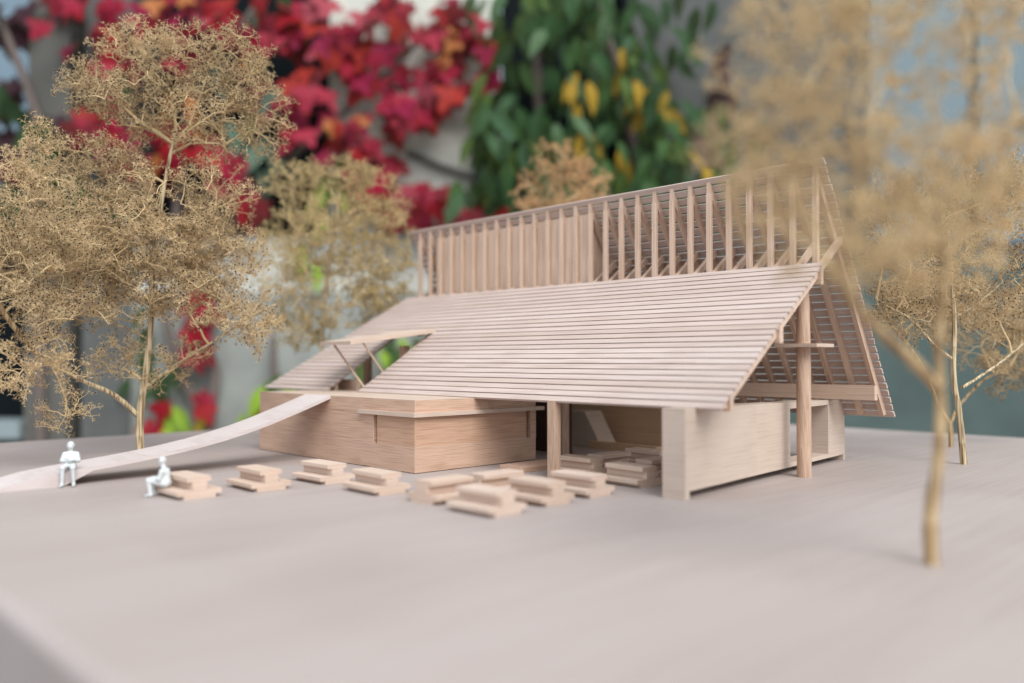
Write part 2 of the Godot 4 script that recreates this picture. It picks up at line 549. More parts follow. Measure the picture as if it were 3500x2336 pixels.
func build_benches() -> void:
	var spots := [
		[-442.6, -189.4, 1.0, "wooden picnic bench with the white seated figure on it"],
		[-440.9, -229.7, -1.0, "wooden picnic bench just right of the one with a seated figure"],
		[-439.1, -270.3, 1.5, "wooden picnic bench closest to the brown block's long left face"],
		[-384.0, -269.9, -1.0, "wooden picnic bench in front of the brown block's corner"],
		[-335.5, -278.3, 91.5, "crosswise wooden picnic bench with its end to the viewer, just left of the nearest bench"],
		[-296.0, -271.1, 0.5, "nearest wooden picnic bench, lowest in the picture"],
		[-333.5, -313.0, 88.5, "crosswise wooden picnic bench behind the nearest pair, left of the eave post"],
		[-299.5, -309.2, -0.8, "wooden picnic bench right behind the nearest one"],
		[-301.0, -343.2, 1.0, "wooden picnic bench in front of the square eave post"],
		[-303.0, -391.6, -4.0, "wooden picnic bench under the roof beside the pale wall box"],
		[-351.0, -401.0, 0.0, "wooden picnic bench under the roof right behind the square eave post"],
		[-349.3, -429.0, 89.0, "crosswise wooden picnic bench under the roof showing its T-shaped end"],
		[-346.0, -466.0, 0.0, "wooden picnic bench farthest back under the roof"],
		[-311.5, -431.0, 86.0, "crosswise wooden picnic bench half hidden by the pale wall box"],
	]
	var protos := []
	for i in spots.size():
		var q: Array = spots[i]
		var o: Node3D
		if i < 3:
			o = make_bench("picnic_bench", mats["bench%d" % i])
			protos.append(o)
		else:
			o = protos[i % 3].duplicate()
			o.name = numbered("picnic_bench")
			add_child(o)
		o.position = Vector3(q[0], 0, q[1]) * 0.001 + Vector3(0, BOARD, 0)
		o.rotation.y = deg_to_rad(q[2])
		tag(o, q[3], "picnic bench", "small wooden picnic benches on the board")
	var st := thing("low_step", Vector3(-390, 0, -404), "low flat wooden step beside the brown block", "step")
	var s := Shape.new()
	s.block(Vector3(-400, 0, -430), Vector3(-379, 3.6, -378))
	part("slab", s, mats.block, st)


# ---------------------------------------------------------------- people
# a body as one skin round tapered capsules joined by a smooth minimum (surface nets)
func skin(bones: Array, cell: float, blend: float) -> Shape:
	var lo := Vector3.ONE * 1e9
	var hi := -lo
	for b in bones:
		var r: float = maxf(b[2], b[3]) + 2.0 * cell
		for p in [b[0], b[1]]:
			lo = lo.min(p - Vector3.ONE * r)
			hi = hi.max(p + Vector3.ONE * r)
	var nx := int((hi.x - lo.x) / cell) + 2
	var ny := int((hi.y - lo.y) / cell) + 2
	var nz := int((hi.z - lo.z) / cell) + 2
	var acc := PackedFloat32Array()
	acc.resize(nx * ny * nz)
	acc.fill(0.0)
	# sum of exponentials gives the smooth minimum
	for b in bones:
		var a: Vector3 = b[0]
		var ab: Vector3 = b[1] - a
		var ll := maxf(ab.length_squared(), 1e-6)
		var reach: float = maxf(b[2], b[3]) + 4.0 * blend + cell
		var bl: Vector3 = (b[0].min(b[1]) - Vector3.ONE * reach - lo) / cell
		var bh: Vector3 = (b[0].max(b[1]) + Vector3.ONE * reach - lo) / cell
		for z in range(maxi(int(bl.z), 0), mini(int(bh.z) + 1, nz)):
			for y in range(maxi(int(bl.y), 0), mini(int(bh.y) + 1, ny)):
				for x in range(maxi(int(bl.x), 0), mini(int(bh.x) + 1, nx)):
					var p := lo + Vector3(x, y, z) * cell
					var t := clampf((p - a).dot(ab) / ll, 0.0, 1.0)
					var dist: float = p.distance_to(a + ab * t) - lerpf(b[2], b[3], t)
					acc[(z * ny + y) * nx + x] += exp(-dist / blend)
	var field := PackedFloat32Array()
	field.resize(acc.size())
	for i in acc.size():
		field[i] = -log(maxf(acc[i], 1e-20)) * blend
	var at := {}
	var where := PackedVector3Array()
	var s := Shape.new()
	var off := [Vector3i(0, 0, 0), Vector3i(1, 0, 0), Vector3i(0, 1, 0), Vector3i(1, 1, 0), Vector3i(0, 0, 1), Vector3i(1, 0, 1), Vector3i(0, 1, 1), Vector3i(1, 1, 1)]
	var edges := [[0, 1], [2, 3], [4, 5], [6, 7], [0, 2], [1, 3], [4, 6], [5, 7], [0, 4], [1, 5], [2, 6], [3, 7]]
	for z in nz - 1:
		for y in ny - 1:
			for x in nx - 1:
				var f := []
				var inside := 0
				for o in off:
					var q: float = field[((z + o.z) * ny + y + o.y) * nx + x + o.x]
					f.append(q)
					inside += 1 if q < 0.0 else 0
				if inside == 0 or inside == 8:
					continue
				var sum := Vector3.ZERO
				var count := 0
				for e in edges:
					var fa: float = f[e[0]]
					var fb: float = f[e[1]]
					if (fa < 0.0) != (fb < 0.0):
						sum += Vector3(off[e[0]]).lerp(Vector3(off[e[1]]), fa / (fa - fb))
						count += 1
				at[(z * ny + y) * nx + x] = where.size()
				where.append(lo + (Vector3(x, y, z) + sum / count) * cell)
	var grad := func(p: Vector3) -> Vector3:
		var g := (p - lo) / cell
		var x := clampi(int(g.x), 1, nx - 2)
		var y := clampi(int(g.y), 1, ny - 2)
		var z := clampi(int(g.z), 1, nz - 2)
		var k := (z * ny + y) * nx + x
		return Vector3(field[k + 1] - field[k - 1], field[k + nx] - field[k - nx], field[k + nx * ny] - field[k - nx * ny]).normalized()
	for key in at:
		var x: int = key % nx
		var y: int = (key / nx) % ny
		var z: int = key / (nx * ny)
		var f0 := field[key]
		for axis in 3:
			var step: int = [1, nx, nx * ny][axis]
			var u: int = [nx, nx * ny, 1][axis]
			var w: int = [nx * ny, 1, nx][axis]
			if (f0 < 0.0) == (field[key + step] < 0.0):
				continue
			if not (at.has(key - u) and at.has(key - w) and at.has(key - u - w)):
				continue
			var a := where[at[key]]
			var b := where[at[key - u]]
			var d := where[at[key - u - w]]
			var e := where[at[key - w]]
			s.tri(a, b, d, grad.call(a), grad.call(b), grad.call(d))
			s.tri(a, d, e, grad.call(a), grad.call(d), grad.call(e))
	return s


func build_person(p: Vector3, turn: float, seat: float, lean: float, knees: float, folded: bool, label: String) -> void:
	var o := MeshInstance3D.new()
	o.name = numbered("person")
	var bones := []
	var add := func(a: Vector3, b: Vector3, ra: float, rb: float) -> void:
		bones.append([a, b, ra, rb])
	var tilt := func(y: float) -> float: return lean * (y - 2.0) * (1.0 + 0.03 * y)
	add.call(Vector3(-1.0, 2.1, -0.3), Vector3(1.0, 2.1, -0.3), 1.95, 1.95)
	add.call(Vector3(0, 2.3, -0.3), Vector3(0, 7.2, tilt.call(7.2) - 0.3), 1.9, 2.1)
	add.call(Vector3(-1.7, 8.2, tilt.call(8.2)), Vector3(1.7, 8.2, tilt.call(8.2)), 1.75, 1.75)
	add.call(Vector3(0, 9.6, tilt.call(9.6)), Vector3(0, 11.2, tilt.call(11.2) + 0.2), 0.95, 0.85)
	add.call(Vector3(0, 12.5, tilt.call(12.5) + 0.75), Vector3(0, 14.1, tilt.call(14.1) + 0.15), 1.3, 1.72)
	add.call(Vector3(0, 13.0, tilt.call(13.0) + 1.9), Vector3(0, 12.75, tilt.call(13.0) + 2.3), 0.32, 0.3)
	for s in [-1.0, 1.0]:
		add.call(Vector3(s * 1.65, 13.2, tilt.call(13.2) + 0.1), Vector3(s * 1.72, 13.6, tilt.call(13.2) + 0.0), 0.38, 0.3)
		var sh := Vector3(s * 3.3, 8.6, tilt.call(8.6))
		var el: Vector3
		if folded:
			el = Vector3(s * 4.2, 5.0, tilt.call(5.0) + 1.2)
			add.call(el, Vector3(-s * 0.4, 5.8 + 0.5 * s, tilt.call(5.8) + 3.0), 1.0, 0.85)
			add.call(Vector3(-s * 0.4, 5.8 + 0.5 * s, tilt.call(5.8) + 3.0), Vector3(-s * 2.4, 6.3 + 0.4 * s, tilt.call(6.0) + 2.4), 0.75, 0.6)
		else:
			el = Vector3(s * 3.6, 4.6, tilt.call(4.6) + 1.6)
			var wr := Vector3(s * 2.2, 4.4, 6.2)
			add.call(el, wr, 0.9, 0.7)
			add.call(wr, wr + Vector3(-s * 0.4, -0.5, 1.6), 0.65, 0.45)
		add.call(sh, el, 1.2, 1.0)
		var kn := Vector3(s * 2.6, knees - seat, 8.0)
		add.call(Vector3(s * 1.3, 2.0, 0.4), kn, 1.75, 1.25)
		var an := Vector3(s * 2.9, 1.5 - seat, 6.9 + (0.5 if s < 0 else -0.2))
		add.call(kn, an, 1.2, 0.85)
		add.call(an + Vector3(0, -0.55, -0.4), an + Vector3(s * 0.4, -0.8, 2.9), 0.8, 0.62)
	for b in bones:
		b[2] *= 1.1
		b[3] *= 1.1
	o.mesh = skin(bones, 0.42, 0.33).mesh(Vector3(0, -seat, 0))
	o.material_override = mats.figure
	add_child(o)
	o.position = p * 0.001 + Vector3(0, BOARD, 0)
	o.rotation.y = turn
	tag(o, label, "person")


# ---------------------------------------------------------------- dried-twig trees
var twiglets := []


func star(s: Shape, p: Vector3, way: Vector3, r: float) -> void:
	var k := 5 + rng.randi() % 2
	var side := way.cross(Vector3(0.3, 0.5, 0.8)).normalized()
	var other := way.cross(side)
	for i in k:
		var t := TAU * (i + rng.randf() * 0.6) / k
		var dirn := (side * cos(t) + other * sin(t)) * rng.randf_range(0.5, 1.0) + way * rng.randf_range(0.1, 0.9)
		s.spike(p, p + dirn.normalized() * r * rng.randf_range(0.6, 1.3), 0.17)


func make_twiglets() -> void:
	for v in 6:
		var s := Shape.new()
		var tan_ := Color(0.70, 0.49, 0.265)
		s.tint = tan_
		var top := Vector3(rng.randf_range(-0.6, 0.6), 3.0, rng.randf_range(-0.6, 0.6))
		s.tube([Vector3.ZERO, top], [0.17, 0.14], 3, false)
		for i in 4:
			var t := TAU * i / 4.0 + rng.randf()
			var from := top * rng.randf_range(0.35, 1.0)
			var to := from + Vector3(cos(t), rng.randf_range(0.4, 1.3), sin(t)).normalized() * rng.randf_range(2.0, 4.6)
			s.tint = tan_ * rng.randf_range(0.85, 1.1)
			s.tube([from, to], [0.14, 0.11], 3, false)
			s.tint = Color(0.76, 0.545, 0.305) * rng.randf_range(0.8, 1.1)
			star(s, to, (to - from).normalized(), 1.9)
			if rng.randf() < 0.42:
				s.tint = Color(0.02, 0.012, 0.012)
				var b := to + Vector3(0.1, 0.15, 0.1)
				s.tube([b + Vector3(0, -0.42, 0), b, b + Vector3(0, 0.42, 0)], [0.15, 0.62, 0.15], 5, true)
				s.tint = tan_
		twiglets.append(s.mesh(Vector3.ZERO, true))


func bent(a: Vector3, b: Vector3, bow: float, n: int) -> Array:
	var out := []
	var len_ := a.distance_to(b)
	var push := Vector3(rng.randf_range(-1, 1), rng.randf_range(0.0, 1.2), rng.randf_range(-1, 1)) * bow * len_
	for i in n + 1:
		var t := float(i) / n
		out.append(a.lerp(b, t) + push * (4.0 * t * (1.0 - t)) * 0.5 + (Vector3(rng.randf_range(-1, 1), rng.randf_range(-1, 1), rng.randf_range(-1, 1)) * len_ * 0.03 if i > 0 and i < n else Vector3.ZERO))
	return out


func taper(a: float, b: float, n: int) -> Array:
	var out := []
	for i in n + 1:
		out.append(lerpf(a, b, float(i) / n))
	return out


func nearest(nodes: Array, p: Vector3) -> Vector3:
	# the joint that is near and below
	var best: Vector3 = nodes[0]
	var far := 1e9
	for q in nodes:
		var w: Vector3 = p - q
		var cost := w.length() + maxf(0.0, -w.y) * 1.5
		if cost < far:
			far = cost
			best = q
	return best


# limbs: [radius at start, radius at end, points]; lobes: [x, y, z, half width, half height, amount]
func build_tree(called: String, label: String, group: String, limbs: Array, lobes: Array, bark: Material, tone: Color, density: float, size: float, wide := 1.12) -> void:
	var base: Vector3 = limbs[0][2][0]
	var t := thing(called, base, label, "model tree", group)
	var joints := []
	for i in limbs.size():
		var pts: Array = limbs[i][2]
		var smooth := []
		for j in pts.size() - 1:
			var p0: Vector3 = pts[maxi(j - 1, 0)]
			var p3: Vector3 = pts[mini(j + 2, pts.size() - 1)]
			for k in 3:
				smooth.append(pts[j].cubic_interpolate(pts[j + 1], p0, p3, k / 3.0))
		smooth.append(pts[pts.size() - 1])
		var rad := taper(limbs[i][0], limbs[i][1], smooth.size() - 1)
		for j in rad.size():
			rad[j] *= rng.randf_range(0.9, 1.12)
		var s := Shape.new()
		s.tube(smooth, rad, 10)
		part("trunk" if i == 0 else "limb", s, bark, t)
		for j in range(3 if i == 0 else 1, smooth.size()):
			if i > 0 or smooth[j].y > 45.0 or j > smooth.size() / 2:
				joints.append(smooth[j])
	var wood_ := Shape.new()
	wood_.tint = Color(0.70, 0.50, 0.27)
	for lobe in lobes:
		var c := Vector3(lobe[0], lobe[1], lobe[2])
		var rx: float = lobe[3] * wide
		var ry: float = lobe[4] * wide
		var foot := nearest(joints, c - Vector3(0, ry * 0.5, 0))
		var hub := c + Vector3(0, -ry * 0.35, 0)
		var arm := bent(foot, hub, 0.25, 5)
		wood_.tube(arm, taper(0.95 * size, 0.6 * size, 5), 5, false)
		var grown := [arm[3], arm[4], hub]
		var tips := []
		for sub in int(lobe[5] * 5.8 * density + 0.5):
			var w := Vector3(rng.randfn(), rng.randfn(), rng.randfn()).normalized() * pow(rng.randf(), 0.36) * 1.1
			tips.append(c + w * Vector3(rx, ry, rx))
		tips.sort_custom(func(a, b): return hub.distance_squared_to(a) < hub.distance_squared_to(b))
		var places := []
		for tip: Vector3 in tips:
			var from: Vector3 = hub
			var near := 1e9
			for q in grown:
				var gap: float = tip.distance_to(q) + 0.35 * hub.distance_to(q)
				if gap < near:
					near = gap
					from = q
			var br := bent(from, tip, 0.3, 4)
			wood_.tube(br, taper(0.40 * size, 0.26 * size, 4), 4, false)
			grown.append_array([br[2], br[4]])
			var outward := (tip - from).normalized()
			for twig in 3:
				var root_: Vector3 = br[1].lerp(br[4], rng.randf())
				var dirn := (outward + Vector3(rng.randf_range(-1, 1), rng.randf_range(-0.5, 1.1), rng.randf_range(-1, 1)) * 1.1).normalized()
				var end := root_ + dirn * rng.randf_range(3.5, 9.0) * size
				var tw := bent(root_, end, 0.2, 2)
				wood_.tube(tw, taper(0.22 * size, 0.15 * size, 2), 3, false)
				for k in 2:
					var at: Vector3 = tw[0].lerp(tw[2], (k + 1.0) / 2.0)
					var up := (dirn + Vector3(rng.randf_range(-1, 1), rng.randf_range(-0.2, 1.0), rng.randf_range(-1, 1)) * 0.9).normalized()
					places.append([at, up])
		var mm := MultiMesh.new()
		mm.transform_format = MultiMesh.TRANSFORM_3D
		mm.use_colors = true
		mm.mesh = twiglets[rng.randi() % twiglets.size()]
		mm.instance_count = places.size()
		for i in places.size():
			var up: Vector3 = places[i][1]
			var side := up.cross(Vector3(rng.randf_range(-1, 1), rng.randf_range(-1, 1), rng.randf_range(-1, 1)).normalized()).normalized()
			if side.length() < 0.5:
				side = up.cross(Vector3.RIGHT).normalized()
			var sc := rng.randf_range(0.75, 1.2) * size
			mm.set_instance_transform(i, Transform3D(Basis(side, up, side.cross(up)).scaled_local(Vector3.ONE * sc), (places[i][0] - base) * 0.001))
			var g := rng.randf_range(0.8, 1.15)
			mm.set_instance_color(i, Color(tone.r * g, tone.g * g, tone.b * g))
		var o := MultiMeshInstance3D.new()
		o.name = "crown"
		o.multimesh = mm
		o.material_override = mats.twig
		o.set_meta("kind", "stuff")
		t.add_child(o, true)
	part("branches", wood_, mats.twig, t, true)


func pts(flat: Array) -> Array:
	var out := []
	for i in range(0, flat.size(), 3):
		out.append(Vector3(flat[i], flat[i + 1], flat[i + 2]))
	return out


func build_trees() -> void:
	make_twiglets()
	var warm := Color(1.0, 1.0, 1.0)
	var g := "dried twig trees on the model board"
	build_tree("twig_tree", "tall sharp twig tree with mushroom-shaped upper crown behind the ramp", g, [
		[3.0, 1.3, pts([-652.2, 0, -243.2, -652.2, 27.9, -242.2, -649, 54.8, -244.3, -645.8, 87.1, -246.5, -643.6, 117.2, -247.5, -642.5, 146.3, -247.5, -640.4, 173.2, -249.7, -636.1, 205.5, -252.9, -631.8, 235.6, -257.2])],
		[2.3, 1.2, pts([-652.2, 28.9, -242.2, -654.4, 46.2, -223.9, -654.4, 58, -200.2, -656.5, 74.2, -174.4])],
		[1.2, 0.6, pts([-649, 50.5, -244.3, -632.8, 67.7, -260.5, -614.6, 83.8, -278.8, -596.3, 102.1, -298.1, -579, 114, -314.3])],
		[1.0, 0.5, pts([-645.8, 87.1, -246.5, -658.7, 97.8, -230.3, -673.7, 106.4, -215.3])],
	], [[-646, 302, -240, 30, 16, 9], [-613, 302, -273, 40, 16, 11], [-589, 273, -300, 19, 22, 8], [-671, 270, -216, 22, 18, 7], [-630, 267, -257, 50, 19, 12], [-603, 242, -286, 37, 18, 10], [-653, 255, -234, 30, 16, 7], [-677, 285, -209, 10, 10, 2],
		[-667, 217, -221, 26, 15, 10], [-679, 186, -209, 33, 23, 14], [-626, 189, -264, 50, 26, 22], [-650, 159, -240, 62, 26, 25], [-611, 146, -281, 33, 26, 17], [-682, 143, -208, 43, 23, 17], [-595, 106, -298, 26, 19, 9], [-625, 117, -267, 37, 19, 10], [-667, 114, -224, 40, 19, 13], [-661, 71, -232, 26, 15, 4], [-633, 71, -260, 26, 15, 3], [-648, 158, -243, 52, 20, 14], [-640, 128, -250, 50, 18, 12], [-668, 150, -214, 40, 20, 10]], mats.bark_pale, warm, 0.72, 1.12)
	build_tree("twig_tree", "leaning twig tree cut off by the left edge of the picture", g, [
		[2.3, 1.7, pts([-588, 0, -92, -590, 40, -98, -594, 80, -112, -599, 117, -129])],
		[1.8, 1.5, pts([-599, 117, -129, -605, 93, -146, -610, 74, -162])],
		[1.4, 0.7, pts([-599, 117, -129, -603, 142, -141, -606, 175, -152])],
	], [[-606, 192, -155, 23, 17, 8], [-600, 212, -161, 8, 10, 2], [-605, 163, -150, 28, 22, 12], [-605, 139, -165, 31, 20, 12], [-602, 118, -147, 25, 19, 9], [-606, 97, -166, 31, 17, 10], [-605, 65, -153, 25, 14, 6], [-609, 39, -178, 17, 12, 2]], mats.bark, warm, 0.85, 1.0)
	build_tree("twig_tree", "blurred twig tree with bare stem tip behind the roof's left end", g, [
		[2.4, 1.6, pts([-748, 0, -455, -745, 39, -455, -743, 84, -455, -741, 119, -456, -738, 154, -458, -736, 176, -459, -732, 207, -463, -729, 242, -465])],
		[1.2, 0.8, pts([-738, 154, -458, -752, 200, -440, -762, 240, -430])],
	], [[-758, 253, -434, 29, 15, 5], [-721, 258, -472, 26, 13, 4], [-700, 229, -495, 22, 26, 6], [-731, 207, -463, 57, 31, 12], [-759, 189, -435, 35, 35, 10], [-704, 176, -492, 35, 40, 11], [-742, 141, -455, 62, 40, 16], [-699, 136, -499, 26, 26, 7], [-758, 101, -440, 26, 18, 5]], mats.bark_pale, Color(1.05, 1.1, 0.95), 1.5, 1.0, 1.15)
	build_tree("twig_tree", "small pinkish twig tree peeping over the roof ridge", g, [
		[2.2, 1.0, pts([-665, 0, -731, -664, 136, -728, -663, 208, -728, -662, 254, -727, -662, 285, -726])],
	], [[-663, 300, -724, 28, 18, 5], [-678, 269, -710, 26, 23, 5], [-644, 274, -745, 26, 26, 6], [-662, 249, -727, 46, 20, 8]], mats.bark, Color(1.1, 0.9, 0.8), 0.9, 1.25)
	build_tree("twig_tree", "twig tree with pale forked trunk behind the foremost blurred tree", g, [
		[2.3, 1.2, pts([-199, 0, -629, -200, 20, -628, -201, 38, -626, -203, 56, -624, -203, 74, -623, -202, 98, -623, -203, 122, -622, -204, 146, -620, -205, 170, -618])],
		[1.1, 0.6, pts([-204, 73, -622, -209, 83, -602, -217, 99, -586, -225, 107, -570, -231, 112, -564])],
		[1.1, 0.7, pts([-199, 53, -628, -193, 61, -648, -186, 71, -670, -175, 87, -694])],
		[1.0, 0.6, pts([-202, 101, -623, -195, 111, -645, -185, 127, -669])],
	], [[-191, 161, -662, 37, 28, 14], [-215, 143, -580, 32, 29, 12], [-197, 115, -671, 35, 19, 12], [-205, 185, -618, 33, 18, 9], [-175, 191, -648, 21, 18, 7], [-226, 173, -567, 17, 17, 4], [-217, 117, -635, 28, 19, 8], [-221, 109, -589, 18, 18, 5]], mats.bark_pale, warm, 1.1, 1.0)
	build_tree("twig_tree", "farthest right twig tree, crooked trunk, low dark crown", g, [
		[2.2, 1.2, pts([-246, 0, -746, -246, 18, -745, -251, 29, -740, -256, 49, -735, -268, 81, -721, -280, 103, -708])],
		[1.4, 0.8, pts([-246, 18, -745, -242, 34, -756, -227, 56, -771, -212, 67, -786])],
	], [[-215, 67, -812, 22, 26, 9], [-229, 92, -768, 36, 22, 10], [-267, 111, -729, 33, 22, 8], [-214, 112, -811, 22, 22, 6]], mats.bark, Color(0.85, 0.85, 0.85), 1.0, 1.1)
	build_tree("twig_tree", "foremost twig tree on the right, large and strongly out of focus", g, [
		[2.4, 0.7, pts([-110, 0, -313, -110, 18, -313, -108, 36, -315, -107, 53, -315, -107, 64, -315, -107, 78, -314, -106, 91, -315, -105, 107, -315, -106, 122, -312, -109, 134, -309])],
		[2.2, 1.6, pts([-107, 62, -314, -109, 71, -297, -111, 79, -280, -112, 86, -265, -117, 102, -249])],
		[1.1, 0.5, pts([-106, 105, -315, -100, 120, -326, -93, 135, -339])],
		[1.0, 0.5, pts([-105, 107, -315, -112, 132, -299, -123, 150, -280, -131, 163, -264])],
	], [[-135, 172, -267, 18, 16, 10], [-142, 144, -253, 12, 13, 8], [-130, 145, -272, 19, 15, 12], [-119, 182, -304, 23, 16, 11], [-104, 162, -320, 17, 14, 7], [-114, 132, -290, 22, 15, 15], [-100, 127, -333, 14, 14, 9], [-116, 109, -267, 17, 11, 11], [-113, 199, -311, 25, 9, 8], [-96, 152, -344, 10, 10, 5], [-138, 123, -251, 9, 9, 5], [-95, 197, -350, 11, 10, 5], [-130, 190, -279, 15, 9, 6], [-107, 107, -297, 15, 10, 7]], mats.bark, Color(1.18, 1.2, 1.2), 0.84, 0.66, 1.5)


# ---------------------------------------------------------------- house wall and climbing plants
func build_house() -> void:
	var t := on_wall("house_wall", Vector3(0, -780, 0), "pale rendered house wall with windows, and dark panels added for shade behind the climbing plants", "house")
	var wb := func(called: String, u0: float, u1: float, v0: float, v1: float, w0: float, w1: float, m: Material) -> MeshInstance3D:
		return one_box(called, Vector3(u0, v0, w0), Vector3(u1, v1, w1), m, t)
	var bot := -780.0
	var top := 2600.0
	# rendered wall, left out where windows and the added shade panels stand
	wb.call("wall", -1105.0, -1072.0, bot, top, -160.0, -90.0, mats.plaster_grey)
	wb.call("shaded_wall", -952.0, -30.0, bot, 240.0, -160.0, -2.0, mats.plaster_shaded)  # same wall, with the shade on its lower part put into the plaster colour
	wb.call("wall", -952.0, -30.0, 240.0, 380.0, -160.0, 0.0, mats.plaster)
	wb.call("wall", -952.0, -30.0, 1300.0, top, -160.0, 0.0, mats.plaster)
	wb.call("wall", -460.0, -30.0, 380.0, 1300.0, -160.0, 0.0, mats.plaster)
	wb.call("wall", -30.0, 300.0, bot, 150.0, -160.0, 0.0, mats.plaster)
	wb.call("wall", -30.0, 300.0, 1300.0, top, -160.0, 0.0, mats.plaster)
	wb.call("wall", 300.0, 900.0, bot, top, -160.0, 0.0, mats.plaster_grey)  # this stretch is darkened: the shadow on the wall is put into its colour
	wb.call("wall", 900.0, 1500.0, 1300.0, top, -160.0, 0.0, mats.plaster)
	wb.call("wall", 1500.0, 2600.0, bot, top, -160.0, 0.0, mats.plaster)
	wb.call("wall", -1700.0, -1210.0, bot, -125.0, -160.0, -5.0, mats.plaster_grey)
	wb.call("wall", -1700.0, -1210.0, 1400.0, top, -160.0, 0.0, mats.plaster)
	wb.call("wall", -2900.0, -1700.0, bot, top, -160.0, 0.0, mats.plaster)
	wb.call("pilaster", -1072.0, -952.0, bot, top, -160.0, 6.0, mats.plaster_grey)
	wb.call("corner_post", -1210.0, -1105.0, bot, top, -160.0, 14.0, mats.post_grey)
	wb.call("teal_panel", 500.0, 1500.0, bot, 330.0, 1.0, 26.0, mats.teal)
	# windows, and two dark panels added for the shade among the leaves
	var w1 = wb.call("window", -1700.0, -1210.0, -120.0, 1400.0, -150.0, -120.0, mats.dark)
	var sill := Shape.new()
	sill.box(Vector3(-1700, -122, -118), Vector3(-1212, -80, 30))
	part("sill", sill, mats.sill, w1)
	var fr := Shape.new()
	fr.box(Vector3(-1250, -78, -118), Vector3(-1212, 1390, -60))
	part("frame", fr, mats.sill, w1)
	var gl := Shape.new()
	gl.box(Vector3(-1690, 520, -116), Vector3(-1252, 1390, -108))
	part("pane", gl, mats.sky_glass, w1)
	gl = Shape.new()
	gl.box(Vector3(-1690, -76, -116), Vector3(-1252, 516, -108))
	part("pane", gl, mats.glass_and_shade, w1)
	var w2 = wb.call("window", -28.0, 298.0, 152.0, 1298.0, -158.0, -130.0, mats.dark)  # added dark panel standing for the shade deep inside the vine
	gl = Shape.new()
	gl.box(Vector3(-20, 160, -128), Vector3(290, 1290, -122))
	part("pane", gl, mats.glass_and_shade, w2)
	var w4 = wb.call("window", -950.0, -462.0, 382.0, 1298.0, -158.0, -130.0, mats.dark)  # added dark panel: makes the shade within the red foliage
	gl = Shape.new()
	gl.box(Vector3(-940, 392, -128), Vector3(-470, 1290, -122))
	part("pane", gl, mats.glass_and_shade, w4)
	var w3 = wb.call("window", 902.0, 1498.0, 332.0, 1298.0, -150.0, -90.0, mats.post_grey)
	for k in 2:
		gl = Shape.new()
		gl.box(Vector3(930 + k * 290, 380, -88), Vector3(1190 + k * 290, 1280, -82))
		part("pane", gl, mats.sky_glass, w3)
	var cab := Shape.new()
	cab.tube([Vector3(-260, 590, 12), Vector3(-180, 555, 14), Vector3(-60, 515, 14), Vector3(60, 470, 12)], [9, 9, 9, 9], 8)
	part("cable", cab, mats.post_grey, t)


func leaf_meshes(kind: String) -> Array:
	var out := []
	for v in 3:
		var outline := PackedVector2Array()
		if kind == "star":
			# five pointed lobes, the middle one longest; y down the leaf
			var tips := [[-2.35, 0.62], [-1.15, 0.92], [0.0, 1.1], [1.15, 0.92], [2.35, 0.62]]
			for i in 5:
				var a: float = tips[i][0] + rng.randf_range(-0.08, 0.08)
				var r: float = tips[i][1] * rng.randf_range(0.92, 1.06)
				for q in [[-0.46, 0.66], [-0.24, 0.86], [0.0, 1.0], [0.24, 0.86], [0.46, 0.64]]:
					outline.append(Vector2(sin(a + q[0]), -cos(a + q[0])) * r * q[1])
			outline.append(Vector2(0.06, 0.24))
			outline.append(Vector2(-0.06, 0.24))
		else:
			# a pointed oval leaflet hanging from its stalk
			for i in 7:
				var y := i / 6.0
				outline.append(Vector2(0.21 * sin(PI * pow(y, 0.85)) * (1.0 - 0.25 * y), -y))
			for i in range(5, 0, -1):
				var y := i / 6.0
				outline.append(Vector2(-0.21 * sin(PI * pow(y, 0.85)) * (1.0 - 0.25 * y), -y))
		var s := Shape.new()
		var curl := rng.randf_range(0.1, 0.3)
		var fold := rng.randf_range(0.12, 0.3)
		var lift := func(p: Vector2) -> Vector3: return Vector3(p.x, p.y, fold * absf(p.x) - curl * p.y * p.y)
		var ix := Geometry2D.triangulate_polygon(outline)
		var center := Vector2(0, -0.25 if kind == "star" else -0.45)
		var n := outline.size()
		for i in n:
			var a: Vector3 = lift.call(outline[i])
			var b: Vector3 = lift.call(outline[(i + 1) % n])
			var c: Vector3 = lift.call(center)
			var g := (b - a).cross(c - a)
			if g.length() < 1e-6:
				continue
			g = g.normalized()
			if g.z < 0:
				g = -g
			s.tri(a, b, c, g, g, g)
		out.append(s)
		if ix.is_empty():
			pass
	return out


# patches: [u, v, half width, half height, leaves]; palette: material names
func leaves(parent: Node3D, shapes: Array, patches: Array, palette: Array, size: Vector2, out_: Vector2, droop: float, crowd := 1.0) -> void:
	var base := base_of(parent)
	for p in patches:
		for i in int(p[4] * crowd):
			var a := rng.randf() * TAU
			var r := sqrt(rng.randf())
			var u: float = p[0] + cos(a) * r * p[2]
			var v: float = p[1] + sin(a) * r * p[3]
			var w := rng.randf_range(out_.x, out_.y)
			var m := MeshInstance3D.new()
			m.name = "leaf"
			m.mesh = shapes[rng.randi() % shapes.size()]
			var names: Array = p[5] if p.size() > 5 else palette
			m.material_override = mats[names[rng.randi() % names.size()]]
			var k: float = rng.randf_range(size.x, size.y) * (p[6] if p.size() > 6 else 1.0)
			var b := Basis.from_euler(Vector3(rng.randf_range(-0.75, 0.1) * droop, rng.randf_range(-0.7, 0.7), rng.randf_range(-0.7, 0.7)))
			m.transform = Transform3D(b.scaled_local(Vector3.ONE * k), (Vector3(u, v, w) - base) * 0.001)
			parent.add_child(m, true)


func vine_stem(parent: Node3D, line: Array, r0: float, r1: float) -> void:
	var s := Shape.new()
	s.tube(line, taper(r0, r1, line.size() - 1), 7)
	part("stem", s, mats.stem, parent)


